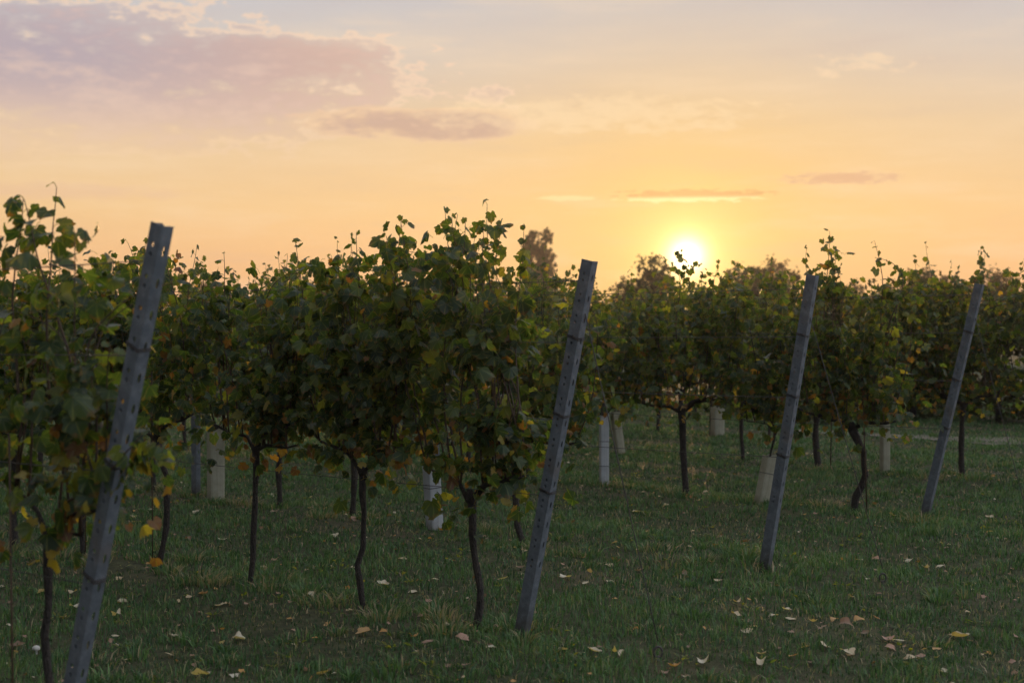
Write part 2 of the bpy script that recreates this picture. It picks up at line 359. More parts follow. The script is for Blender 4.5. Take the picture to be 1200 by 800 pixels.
# lower-cost template for the distant rows
def simple_tpl():
    p = [(0, 0), (.4, -.25), (.66, .3), (.4, .5), (0, 1.05), (-.4, .5), (-.66, .3), (-.4, -.25)]
    V = [(x, y, -.3*abs(x)-.2*y*y) for x, y in p]; return np.array(V, np.float32), np.array([(0, 1, 2), (0, 2, 3), (0, 3, 4), (0, 4, 5), (0, 5, 6), (0, 6, 7)], np.int32)
STPL = [simple_tpl()]
def leaves_mesh(name, L, tpls, rng):
    """L: list of (pos, tipdir, normal, size, tint)"""
    Vs = []; Fs = []; T = []; LC = []; off = 0
    for (p, y, nrm, s, tn) in L:
        V, F = tpls[rng.randrange(len(tpls))]
        y = y.normalized(); x = y.cross(nrm)
        if x.length < 1e-4: x = y.orthogonal()
        x.normalize(); z = x.cross(y)
        M = np.array([x, y, z], np.float32)*s
        Vs.append(V@M + np.array(p, np.float32)); Fs.append(F+off); T.append(np.full(len(V), tn)); LC.append(V); off += len(V)
    return tri_mesh(name, np.concatenate(Vs), np.concatenate(Fs), {'tint': ('FLOAT', np.concatenate(T)), 'lc': ('FLOAT_VECTOR', np.concatenate(LC))}, smooth=True)

def rv(rng, s=1.0): return Vector((rng.gauss(0, s), rng.gauss(0, s), rng.gauss(0, s)))
def vine_parts(seed, h=1.95, head=.74, bend=((0, 0), (.02, 0), (-.02, .01)), spread=.42, nshoot=13, lean=0., dens=1., yellow=.10, thin=.024, tpls=None, simple=False, low=.62, extra=(), leafsize=1.0, clear=None):
    """returns dict of meshes for one vine, local x along the row"""
    rng = random.Random(seed); tpls = tpls or TPL; L = []; canes = []
    tr = MB(); n = 9; pts = []; rad = []
    for i in range(n):
        f = i/(n-1); k = f*(len(bend)-1); a = min(int(k), len(bend)-2); g_ = k-a; g_ = g_*g_*(3-2*g_)
        bx = bend[a][0]*(1-g_)+bend[a+1][0]*g_; by = bend[a][1]*(1-g_)+bend[a+1][1]*g_
        pts.append(Vector((bx+rng.gauss(0, .004), by+rng.gauss(0, .004), -.06+(head+.06)*f)))
        rad.append(thin*(1.25 if i == 0 else 1-.18*f)*(1+rng.uniform(-.14, .18)))
    rad[-1] = thin*1.25; rad[-2] = thin*1.05
    tr.tube(pts, rad, 10, lump=.3, rng=rng); hd = pts[-1]
    tr.tube([hd+Vector((-.01, 0, -.03)), hd+Vector((0, 0, .02)), hd+Vector((.012, .004, .06))], [thin*.9, thin*1.45, thin*.7], 9, lump=.3, rng=rng)
    arms = []
    for s in ([-1, 1] + ([rng.choice([-1, 1])] if rng.random() < .6 else [])):
        ln = spread*rng.uniform(.55, 1.0); zz = rng.uniform(.05, .22)
        ap = [hd + Vector((s*ln*f+lean*f, rng.gauss(0, .012), zz*(f**.6)+.015*math.sin(6*f))) for f in (0, .25, .5, .75, 1)]
        tr.tube(ap, [thin*.7, thin*.55, thin*.48, thin*.4, thin*.3], 7, lump=.25, rng=rng); arms.append(ap)
    def tint_at(z):
        y = rng.random(); py_ = yellow*(3.0 if z < .98 else .7 if z < 1.3 else .22)
        if y < py_: return rng.uniform(.79, .93) if rng.random() < .6 else rng.uniform(.93, 1)
        return rng.betavariate(1.4, 2.0)*.78
    holes = [(rng.uniform(-.5, .5), rng.uniform(.9, h*.86), rng.uniform(.06, .13)) for _ in range(9)]
    def put_leaf(p, out, s, z):
        if clear and p.x < clear and p.y+out.y*.08 > -.10: return
        if any((p.x-a)**2+(p.z-b)**2 < c*c for a, b, c in holes): return
        pl = rng.uniform(.3, .6)*s*.9
        q = p + out*pl + Vector((0, 0, pl*.35))
        if not simple and (z > h*.72 or rng.random() < .5): pet.tube([p, (p+q)/2+Vector((0, 0, .008)), q], [.0016, .0013, .0012], 3, cap=False)
        tip = out*rng.uniform(.1, 1.1) + Vector((0, 0, -rng.uniform(.1, 1.25))) + rv(rng, .42)
        nrm = out*rng.uniform(.2, 1) + Vector((0, 0, rng.uniform(.1, 1.1))) + rv(rng, .55)
        tt = tint_at(z); L.append((q, tip, nrm, s*rng.uniform(.85, 1.1)*leafsize/1.30*(.72 if tt > .78 else 1), tt))
    pet = MB()
    def shoot(start, goal_top, dirx, diry, arc=None, big=1.0, bare=0.0):
        p = Vector(start); d = Vector((dirx, diry, 1)).normalized(); path = [p.copy()]; step = .052; side = rng.choice([-1, 1])
        nmax = 70; k = 0; wob = rng.uniform(0, 6)
        while p.z < goal_top and k < nmax:
            k += 1
            d = (d + Vector((math.sin(wob+k*.35)*.045+rng.gauss(0, .035), rng.gauss(0, .05)-p.y*.13, .035))).normalized()
            if arc and k > arc[0]: d = (d + Vector(arc[1])).normalized()
            if clear and p.x < clear+.05: d = (d + Vector((.35, 0, 0))).normalized()
            p = p + d*step; path.append(p.copy())
            if p.z < low+.0: continue
            frac = k/max(8, (goal_top-start[2])/step)
            tip_s = 1-.45*max(0, (frac-.78)/.22)
            s = rng.uniform(.078, .125)*tip_s*big
            side = -side
            yaw = rng.gauss(0, .55); out = Vector((math.sin(yaw), side*math.cos(yaw), rng.uniform(-.1, .4)))
            if rng.random() < dens*(1-bare): put_leaf(p, out.normalized(), s, p.z)
            if rng.random() < (.72 if p.z < h*.78 else .62)*dens and frac < .93:    # lateral with smaller leaves
                o2 = Vector((rng.gauss(0, .6), rng.choice([-1, 1])*rng.uniform(.4, 1), rng.uniform(-.3, .5))).normalized(); q = p.copy()
                for j in range(rng.choice([2, 3, 4, 5])):
                    q = q + (o2+rv(rng, .2)).normalized()*.06
                    if q.z < low-.04: break
                    put_leaf(q, (o2+rv(rng, .6)).normalized(), rng.uniform(.045, .10), q.z)
            if arc and k > arc[0]+arc[2]: break
        m = len(path)
        return path, [.0060*(1-.80*i/m) for i in range(m)]
    tops = []
    for i in range(nshoot):
        ap = arms[i % len(arms)]; f = rng.uniform(.1, 1)*(len(ap)-1); a = int(min(f, len(ap)-2)); st = ap[a].lerp(ap[a+1], f-a)
        top = h*(rng.uniform(.80, 1.05) if rng.random() < .85 else rng.uniform(.62, .85))
        arc = None
        if rng.random() < .28: arc = (int((top-head)/.052*.7), (rng.choice([-1, 1])*.25, rng.gauss(0, .12), -.1), 7)
        c = shoot(st, top, (st.x-hd.x)*.45+lean*.35+rng.gauss(0, .10), rng.gauss(0, .10), arc); canes.append(c)
    # low, hanging shoots that close the fruit zone
    for i in range(int(nshoot*.85)):
        ap = rng.choice(arms); st = ap[rng.randrange(len(ap))]
        for k in range(rng.choice([5, 7, 9])):
            q = st + Vector((rng.gauss(0, .13), rng.gauss(0, .13), rng.uniform(-.17, .36)))
            if rng.random() < dens: put_leaf(q, Vector((rng.gauss(0, .5), rng.gauss(0, 1), rng.uniform(-.3, .3))).normalized(), rng.uniform(.06, .11), q.z)
    for e in extra:   # (x, y, z start, top, dirx, arc, size, bare)
        canes.append(shoot(Vector(e[0]), e[1], e[2], 0, e[3], e[4], e[5]))
    res = {'trunk': tr, 'canes': canes, 'leaves': leaves_mesh('crown', L, tpls, rng), 'pet': pet}
    return res
def mb_mesh(name, mb, mat):
    me = bpy.data.meshes.new(name); me.from_pydata([tuple(v) for v in mb.v], [], mb.f)
    me.polygons.foreach_set('use_smooth', [True]*len(me.polygons)); me.update(); me.materials.append(mat); return me
def add_vine(parts, loc, label, group, split=True, rz=ROT, sc=(1, 1, 1)):
    root = empty('grapevine', loc, rz); root.scale = sc; tag(root, label, 'vine', group)
    link('trunk', parts['tm'], root)
    if split and parts['cm']:
        for c in parts['cm']: link('cane', c, root)
    link('crown', parts['leaves'], root)
    return root
def finish(parts, hero):
    if not parts['leaves'].materials: parts['leaves'].materials.append(LEAF)
    tr = parts['trunk']
    if hero:
        parts['cm'] = []
        for pth, rad in parts['canes']:
            c = MB(); c.tube(pth, rad, 5); parts['cm'].append(mb_mesh('cane', c, CANE))
    else:
        for pth, rad in parts['canes']: tr.tube(pth[::2] if len(pth) > 4 else pth, rad[::2] if len(pth) > 4 else rad, 4)
        parts['cm'] = None
    parts['tm'] = mb_mesh('trunk', tr, BARK)
    if parts['pet'].v:      # the leaf stalks belong to the crown mesh
        pm = parts['pet']; lm = parts['leaves']
        import bmesh
        bm = bmesh.new(); bm.from_mesh(lm); lt = bm.verts.layers.float.get('tint')
        vs = []
        for v in pm.v:
            w = bm.verts.new(v); w[lt] = .86; vs.append(w)
        for f in pm.f: bm.faces.new([vs[i] for i in f]).smooth = True
        bm.to_mesh(lm); bm.free()
    return parts

# hero vines: (row, t, parameters, look)
G1, G2, G3, G4, G5 = ['vines of the row at the %s post' % s for s in ('nearest', 'second', 'third', 'fourth')] + ['vines of the fifth row behind the posts']
HERO = [
 (0, .15, dict(seed=11, h=1.80, head=.80, thin=.015, bend=((0, 0), (.02, 0), (.05, 0), (.03, 0)), nshoot=10, spread=.40, yellow=.20, dens=.85, leafsize=.90, low=.66,
     extra=[((-.22, .09, .98), 1.2, -3, None, 1.0, 0), ((.10, -.05, 1.3), 2.06, .02, None, 1.0, .12), ((-.06, -.05, 1.3), 1.98, .0, (8, (.0, 0, .0), 9), 1.0, .1), ((.22, .0, 1.3), 2.0, .10, None, 1.0, .2)]),
     'large blurred grapevine with big leaves just left of the nearest post', G1),
 (0, 1.12, dict(seed=12, h=1.85, nshoot=12, yellow=.14), 'blurred grapevine cut by the left edge, second in the row of the nearest post', G1),
 (1, .33, dict(seed=21, leafsize=.90, clear=-.34, h=2.06, head=.66, thin=.019, bend=((0, 0), (-.045, 0), (.0, 0), (.02, 0)), nshoot=19, spread=.46, lean=.0, yellow=.09, dens=1.05, low=.56,
     extra=[((.02, .0, 1.3), 2.12, .10, None, .95, .1), ((-.12, .0, 1.2), 2.04, -.10, None, 1.0, .05), ((.16, .0, 1.4), 2.08, .08, None, .95, .05)]),
     'tall dense grapevine with crooked trunk just left of the second post', G2),
 (1, 1.144, dict(seed=22, leafsize=.90, h=2.05, head=.74, thin=.018, bend=((-.02, 0), (.03, 0), (-.015, 0), (-.01, 0)), nshoot=20, spread=.54, yellow=.13, low=.56,
     extra=[((-.05, 0, 1.3), 2.05, -.05, None, .9, .15)]),
     'tall grapevine with straight knobbly trunk and orange lower leaves, second from the second post', G2),
 (1, 2.06, dict(seed=23, leafsize=.90, h=1.88, head=.80, thin=.018, bend=((.02, 0), (.0, 0), (-.02, 0), (-.03, 0)), nshoot=19, spread=.54, yellow=.13, low=.60,
     extra=[((.25, 0, 1.2), 1.93, .1, None, .8, .1)]),
     'grapevine with slim straight trunk in front of bright gap, third from the second post', G2),
 (1, 2.93, dict(seed=24, leafsize=.90, h=2.0, head=.80, thin=.019, bend=((.05, 0), (-.03, 0), (-.06, 0), (.05, 0)), nshoot=19, spread=.54, yellow=.14, low=.62),
     'grapevine with bowed trunk right of the nearest post, fourth from the second post', G2),
 (1, 3.77, dict(seed=25, h=1.98, head=.78, thin=.018, bend=((0, 0), (.02, 0), (-.02, 0), (0, 0)), nshoot=18, spread=.52, yellow=.12, low=.62), 'grapevine half hidden behind the nearest post, fifth from the second post', G2),
 (1, 4.62, dict(seed=26, h=1.95, nshoot=13, yellow=.10), 'grapevine behind the blurred big leaves at left edge, sixth from the second post', G2),
 (1, 5.5, dict(seed=27, h=1.95, nshoot=12, yellow=.10), 'grapevine at the far left edge, seventh from the second post', G2),
 (2, 2.05, dict(seed=31, h=1.92, head=.70, thin=.026, bend=((-.06, 0), (0, 0), (.03, 0), (.03, 0)), nshoot=14, spread=.5, lean=-.12, yellow=.12, low=.64), 'grapevine with short slanting trunk just behind the second post', G3),
 (3, .60, dict(seed=41, leafsize=.85, h=2.08, head=.68, thin=.030, bend=((.03, 0), (.02, 0), (-.07, 0), (-.05, 0), (.05, 0)), nshoot=20, spread=.58, yellow=.12, low=.66,
     extra=[((.35, -.1, 1.5), 2.28, .12, None, 1.15, .1), ((-.25, 0, 1.5), 2.10, -.35, (8, (.3, 0, -.08), 6), .85, .1), ((-.2, 0, 1.5), 2.2, .05, None, .9, .1)]),
     'grapevine with strongly curved thick trunk between the third and fourth posts', G4),
 (3, 2.27, dict(seed=42, leafsize=.85, h=2.12, head=.74, thin=.030, bend=((-.02, 0), (.01, 0), (.03, 0), (.04, 0)), nshoot=20, spread=.55, yellow=.15, low=.70,
     extra=[((.1, 0, 1.4), 2.18, .05, (10, (.22, 0, .0), 6), .9, .1)]),
     'grapevine with straight dark forked trunk standing below the setting sun', G4),
 (4, .77, dict(seed=51, leafsize=.85, h=2.15, head=.72, thin=.026, bend=((0, 0), (.02, 0), (0, 0)), nshoot=20, spread=.6, yellow=.12, low=.68,
     extra=[((.2, -.1, 1.5), 2.3, .1, None, .9, .1), ((-.45, 0, 1.5), 2.25, -.4, (8, (-.3, 0, -.02), 7), .8, .1)]),
     'grapevine with straight dark trunk just right of the fourth post', G5),
 (4, 2.36, dict(seed=52, leafsize=.85, h=2.1, head=.74, thin=.036, bend=((0, 0), (.03, .0), (.0, 0)), nshoot=16, spread=.55, yellow=.12, low=.66), 'grapevine with stout dark trunk just right of the third post', G5),
]
for r, t_, kw, lab, grp in HERO:
    p = finish(vine_parts(**kw), True); add_vine(p, rowpt(r, t_, .10 if kw['seed'] == 11 else 0), lab, grp)
# shared forms for the rest of the rows
FORMS = [finish(vine_parts(seed=100+i, h=2.04+.07*(i % 3), head=.72+.03*(i % 2), nshoot=19, spread=.55, yellow=.10, thin=.024, low=.64, leafsize=.84), False) for i in range(5)]
YOUNG = []
FARF = [finish(vine_parts(seed=150+i, h=1.95, head=.75, nshoot=13, spread=.48, dens=.8, yellow=.15, thin=.026, simple=True, tpls=STPL, leafsize=1.25), False) for i in range(3)]
lr = random.Random(3)
def more(row, ts, forms, grp, young=()):
    for t_ in ts:
        k = int(round(t_/.88)) if row else int(round(t_/.88))
        y = any(abs(t_-q) < .3 for q in young)
        look = 'thin young grapevine in a plastic tube' if y else lr.choice(['leafy grapevine', 'dense green grapevine', 'yellowing grapevine'])
        lab = '%s, %s along the %s row from the camera' % (look, ORD[max(0, min(k, 16))] if k else 'very first', ORD[row])
        s = lr.uniform(.92, 1.07)
        add_vine(lr.choice(YOUNG if y else forms), rowpt(row, t_, 0 if y else lr.gauss(0, .03)), lab, grp, False, ROT + (math.pi if lr.random() < .5 else 0) + lr.gauss(0, .06), (1, 1, s))
more(0, [2.0], FORMS, G1)
more(1, [6.4], FORMS, G2)
more(2, [3.7, 4.6, 6.4, 7.3, 8.2, 9.1], FORMS, G3)
more(3, [4.05, 4.9, 5.8, 6.7, 7.6, 8.5, 9.4], FORMS, G4)
more(4, [-.15, 3.27, 4.1, 5.9, 6.8, 7.7, 8.6, 9.5, 10.4], FORMS, G5)
FARG = 'grapevines of the far rows'
for row, t0, t1 in ((5, 4.4, 13), (6, 5.3, 15), (7, 6.3, 17), (8, 7.0, 19)):
    t_ = t0
    while t_ < t1:
        add_vine(lr.choice(FORMS[:3] if row < 6 else FARF), rowpt(row, t_, lr.gauss(0, .04)), 'dim grapevine in the far rows, glimpsed only through the nearer vines', FARG, False,
                 ROT+(math.pi if lr.random() < .5 else 0), (1, 1, lr.uniform(.92, 1.02)))
        t_ += .9*(1 if lr.random() < .9 else 2)

# ---------------------------------------------------------------- posts
def plate(mb, org, du, dn, width, z0, z1, cells, th=.003):
    """sheet with punched holes; du = width direction, dn = thickness direction"""
    org, du, dn = Vector(org), Vector(du), Vector(dn)
    def P(u, z, n): return org + du*u + Vector((0, 0, z)) + dn*(n*th)
    def ring(pts_out, pts_in, n, flip):
        b = len(mb.v); k = len(pts_out)
        for q in pts_out: mb.v.append(P(q[0], q[1], n))
        for q in pts_in: mb.v.append(P(q[0], q[1], n))
        for i in range(k):
            j = (i+1) % k; f = (b+i, b+j, b+k+j, b+k+i); mb.f.append(f if not flip else f[::-1])
        return b+k
    def quad(a, b_, c, d, flip=False):
        i = len(mb.v); mb.v += [a, b_, c, d]; mb.f.append((i, i+1, i+2, i+3) if not flip else (i+3, i+2, i+1, i))
    z = z0
    for (za, zb, uc, zc, ru, rz) in cells:
        if za > z: 
            for n in (0, 1): quad(P(0, z, n), P(width, z, n), P(width, za, n), P(0, za, n), n == 0)
        an = sorted([2*math.pi*k/14 for k in range(14)] + [math.atan2(zz-zc, uu-uc) % (2*math.pi) for uu in (0, width) for zz in (za, zb)])
        po, pi_ = [], []
        for a in an:
            c, s = math.cos(a), math.sin(a)
            tt = min((width-uc)/c if c > 1e-9 else 1e9, -uc/c if c < -1e-9 else 1e9, (zb-zc)/s if s > 1e-9 else 1e9, (za-zc)/s if s < -1e-9 else 1e9)
            po.append((uc+c*tt, zc+s*tt)); pi_.append((uc+ru*c, zc+rz*s))
        i0 = ring(po, pi_, 0, True); i1 = ring(po, pi_, 1, False); k = len(an)
        for i in range(k): j = (i+1) % k; mb.f.append((i0+i, i0+j, i1+j, i1+i))
        z = zb
    if z < z1:
        for n in (0, 1): quad(P(0, z, n), P(width, z, n), P(width, z1, n), P(0, z1, n), n == 0)
    quad(P(0, z0, 0), P(0, z0, 1), P(0, z1, 1), P(0, z1, 0)); quad(P(width, z0, 1), P(width, z0, 0), P(width, z1, 0), P(width, z1, 1))
    quad(P(0, z1, 0), P(0, z1, 1), P(width, z1, 1), P(width, z1, 0)); quad(P(0, z0, 1), P(0, z0, 0), P(width, z0, 0), P(width, z0, 1))
WIREH = [.72, 1.10, 1.48, 1.78]
def post_mesh(length, wa=.070, wb=.048, pitch=.104, hole=.0058):
    mb = MB(); n = int((length-.06)/pitch); ca, cb = [], []
    for i in range(n):
        z = length-.03-(i+1)*pitch
        if z < .30: break
        ca.insert(0, (z+.052, z+pitch, wa*.55, z+.052+.016, hole, hole)); ca.insert(0, (z, z+.052, wa*.55, z+.036, hole, hole))
        cb.insert(0, (z, z+pitch, wb*.5, z+pitch*.5, .0055, .017))
    # local x = along the row away from the end, y = across the rows; the near corner of the section at the origin
    plate(mb, (0, 0, 0), (1, 0, 0), (0, 1, 0), wa, -.25, length, ca)              # broad web
    plate(mb, (0, .0035, 0), (0, 1, 0), (1, 0, 0), wb, -.25, length, cb)            # flange with slots, on the headland side
    plate(mb, (wa, .0035, 0), (0, 1, 0), (-1, 0, 0), wb, -.25, length-.004, cb)     # far flange
    plate(mb, (.0035, wb, 0), (1, 0, 0), (0, -1, 0), .014, -.25, length-.002, [])
    plate(mb, (wa-.0035, wb-.0002, 0), (-1, 0, 0), (0, -1, 0), .014, -.25, length-.006, [])
    return mb
def make_post(row, H, lean, label, side=0., hole=.0072, upright=False, t=0, cat='post', name='end_post', grp='steel end posts of the rows', wa=.064, wb=.044, roll=0.):
    L = math.hypot(H, lean); root = empty(name, rowpt(row, t)); tag(root, label, cat, grp)
    zax = Vector((-U.x*lean, -U.y*lean, H)).normalized()
    xax = Vector((U.x, U.y, 0)); xax = (xax - zax*xax.dot(zax)).normalized(); yax = zax.cross(xax)
    # local y must point away from the camera (across the rows)
    if yax.y < 0: yax = -yax; xax = -xax
    M = Matrix((xax, yax, zax)).transposed(); root.rotation_euler = (M @ Matrix.Rotation(roll, 3, 'Z')).to_euler()
    mb = post_mesh(L, wa, wb, hole=hole)
    flipx = xax.dot(Vector((U.x, U.y, 0))) < 0
    if flipx: mb.v = [Vector((-v.x, v.y, v.z)) for v in mb.v]; mb.f = [f[::-1] for f in mb.f]
    mb.build('profile', STEEL, root, smooth=False)
    sx = -1 if flipx else 1
    rng = random.Random(row*7+int(t*3))
    if not upright:
        for h in WIREH[:3]:
            w = MB(); z = h*L/H
            for q in range(3):
                dz = z+q*.005; j = lambda: rng.uniform(-.003, .003); e = .004
                w.tube([Vector((sx*a, b, dz+c+j())) for a, b, c in ((-e, -e, 0), (wa+e, -e, .006), (wa+e, wb+e, .010), (-e, wb+e, .004), (-e, -e, 0))], .0017, 5)
            w.tube([Vector((0, -.006, z)), Vector((sx*wa*.4, -.010, z+.016)), Vector((sx*wa*.6, -.008, z+.004))], .0016, 5)
            w.build('wire_wrap', WIRE, root)
    return root
make_post(0, 1.87, .60, 'blurred steel post leaning at left, nearest the camera, with round holes at its top', hole=.0085, wa=.060, wb=.040)
make_post(1, 1.86, .42, 'tall grey steel post leaning right in the middle of the picture, wrapped with wire')
make_post(2, 1.86, .33, 'leaning grey steel post with leaves at its top, right of the setting sun')
make_post(3, 1.86, .44, 'rightmost leaning steel post, partly covered by vine shoots')
make_post(2, 1.72, 0, 'dark upright steel post beside the cream plastic tube at left', upright=True, t=5.72, name='line_post', grp='upright posts inside the rows', wa=.07, wb=.045)
make_post(3, 1.72, 0, 'upright steel post hidden inside the foliage of the fourth row', upright=True, t=5.3, name='line_post', grp='upright posts inside the rows', wa=.06, wb=.04)
make_post(4, 1.80, .3, 'steel end post of the fifth row, just beyond the right edge')

# ---------------------------------------------------------------- wires
def wire(name, pts, r, label, cat, grp=None, sag=.0):
    b = MB(); P = [Vector(p) for p in pts]; Q = []
    for i in range(len(P)-1):
        n = 10
        for k in range(n): f = k/n; q = P[i].lerp(P[i+1], f); q.z -= sag*4*f*(1-f); Q.append(q)
    Q.append(P[-1]); o0 = Q[0].copy()
    b.v = []; b.tube([q-o0 for q in Q], r, 5); o = b.build(name, WIRE); o.location = o0; tag(o, label, cat, grp); return o
LEAN = [.60, .42, .33, .44, .3]
HN = ['lowest', 'second lowest', 'second highest', 'highest']
RN = ['running left from the nearest post', 'running left from the second post', 'running left from the third post', 'running left from the fourth post', 'in the fifth row behind the fourth post']
for r in range(5):
    for k, h in enumerate(WIREH):
        t0 = -LEAN[r]*h/1.87+.02; a = rowpt(r, t0, .02); b = rowpt(r, 5.5, .02); c = rowpt(r, 12, .02)
        wire('trellis_wire', [(a[0], a[1], h), (b[0], b[1], h+.01), (c[0], c[1], h)], .0021 if r < 3 else .0026, '%s horizontal trellis wire %s' % (HN[k], RN[r]), 'wire', 'trellis wires', sag=.025)
def anchor(row, t, label, wl, hh):
    x, y, z = rowpt(row, t); root = empty('ground_anchor', (x, y, z)); tag(root, label, 'anchor', 'ground anchors of the end posts')
    s = MB(); s.tube([(0, 0, -.15), (0, 0, .022)], .007, 7); s.build('shaft', WIRE, root)
    e = MB(); e.tube([Vector((.021*math.cos(a), .004*math.cos(a), .038+.026*math.sin(a))) for a in np.linspace(-1.57, 4.713, 17)], .0055, 6); e.build('eye', WIRE, root)
    L = -LEAN[row]*hh/1.87; p = rowpt(row, L, .02)
    wire('anchor_wire', [(x, y, z+.09), (p[0], p[1], hh)], .0026, wl, 'wire', 'anchor wires of the end posts')
anchor(1, -.80, 'dark iron ring anchor in the grass right of the second post', 'thin guy wire sloping from the grass up to the second post', 1.62)
anchor(2, -.78, 'dark iron ring anchor in the grass right of the third post', 'thin guy wire sloping from the grass up to the third post', 1.6)
anchor(3, -.80, 'iron ring anchor in the grass right of the fourth post', 'thin guy wire sloping from the grass up to the fourth post', 1.6)
# thin training stakes beside trunks
def stake(row, t, h, label, tilt=(0, 0), r=.0042):
    x, y, z = rowpt(row, t, -.03); b = MB(); b.tube([(0, 0, -.05), (tilt[0]*.5, tilt[1]*.5, h*.5), (tilt[0], tilt[1], h)], r, 6)
    o = b.build('training_stake', CANE); o.location = (x, y, z); tag(o, label, 'stake', 'thin stakes beside vine trunks')
stake(1, 2.99, 1.25, 'thin straight rod beside the bowed trunk right of the nearest post', (.0, 0))
stake(0, .20, 1.2, 'thin rod beside the blurred trunk at the left edge', (-.01, 0))
stake(3, .50, 1.2, 'thin rod beside the strongly curved trunk between the third and fourth posts', (-.05, 0), .0055)
stake(1, 3.72, 1.2, 'thin rod beside the trunk half hidden by the nearest post', (.02, 0))
stake(4, 2.2, 1.3, 'thin rod beside the stout trunk just right of the third post', (.03, 0), .006)

# ---------------------------------------------------------------- plastic grow tubes
def grow_tube(row, t, h, w, label, mat, tilt=(0, 0), slant=.05, ties=1, off=0., square=True, rz=0.3):
    root = empty('grow_tube', rowpt(row, t, off), rz); tag(root, label, 'grow tube', 'plastic grow tubes round young vines')
    root.rotation_euler = (tilt[1], tilt[0], rz)
    v = Vector((math.cos(rz), math.sin(rz)))*.62*math.tan(tilt[0]); bx, by = v.dot(U), v.x*-U.y+v.y*U.x
    yv = finish(vine_parts(seed=200+int(t*100)+row, h=1.95, head=.62, bend=((0, 0), (bx*.5, by*.5), (bx, by)), nshoot=10, spread=.38, yellow=.12, thin=.010, low=.62), False)
    add_vine(yv, rowpt(row, t, off), 'thin young grapevine in the ' + label.split(', ')[0].split(' beside')[0].split(' just')[0].split(' between')[0], [G1, G2, G3, G4, G5, FARG][row], False)
    rng = random.Random(int(t*100)+row); N = 32; rings = 9; mb = MB(); ph = rng.uniform(0, 6)
    for side in (0, 1):
        for i in range(rings):
            f = i/(rings-1)
            for k in range(N):
                a = 2*math.pi*k/N; c, s = math.cos(a), math.sin(a)
                e = 5.0 if square else 2.0
                rr = (abs(c)**e+abs(s)**e)**(-1/e)*w/2 + .0018*(k % 4 == 0)
                rr *= 1+.02*math.sin(f*3+ph)*c+.03*f
                rr -= .0022*side
                z = -.03 + (h+slant*c*.5+.008*math.sin(a*3+ph)+.03)*f if i else -.03
                mb.v.append(Vector((rr*c, rr*s, z)))
    for side in (0, 1):
        b = side*rings*N
        for i in range(rings-1):
            for k in range(N):
                q = (b+i*N+k, b+i*N+(k+1) % N, b+(i+1)*N+(k+1) % N, b+(i+1)*N+k); mb.f.append(q if side == 0 else q[::-1])
    b0 = (rings-1)*N; b1 = (2*rings-1)*N
    for k in range(N): mb.f.append((b0+k, b0+(k+1) % N, b1+(k+1) % N, b1+k))
    mb.build('sleeve', mat, root, smooth=False)
    for q in range(ties):
        z = h*(.62-.35*q); tb = MB(); pts = []
        for k in range(N+1):
            a = 2*math.pi*k/N; c, s = math.cos(a), math.sin(a); e = 5.0 if square else 2.0
            rr = (abs(c)**e+abs(s)**e)**(-1/e)*w/2*(1+.05*abs(math.sin(z/h*5+ph))+.03) + .003
            pts.append((rr*c, rr*s, z))
        tb.tube(pts, .0028, 5); tb.build('tie', BAND, root)
grow_tube(2, 5.45, .62, .135, 'cream square plastic tube beside the dark upright post at left', CREAM, slant=.07, ties=0, rz=.5)
grow_tube(2, 2.85, .52, .108, 'pale plastic tube leaning left between the two trunks left of the second post', PALE, tilt=(-.07, 0), slant=.02, rz=.6)
grow_tube(3, 3.17, .66, .082, 'slim bluish white plastic tube with a dark tie, in front of the leaning one', PALE, ties=2, rz=.2)
grow_tube(4, 4.93, .52, .10, 'cream plastic tube leaning left just behind the slim bluish tube', CREAM, tilt=(-.14, 0), slant=.02, ties=1, rz=.4)
grow_tube(3, 1.50, .43, .105, 'wide cream plastic tube leaning right against the row, left of the third post', CREAM, tilt=(.22, 0), slant=.04, ties=1, rz=.4)
grow_tube(4, 1.60, .52, .085, 'narrow cream plastic tube between the curved trunk and the fourth post', CREAM, slant=.02, ties=0, rz=.3)
grow_tube(5, 5.2, .40, .16, 'small distant cream plastic tube below the setting sun', CREAM, slant=.03, ties=0, rz=.3)

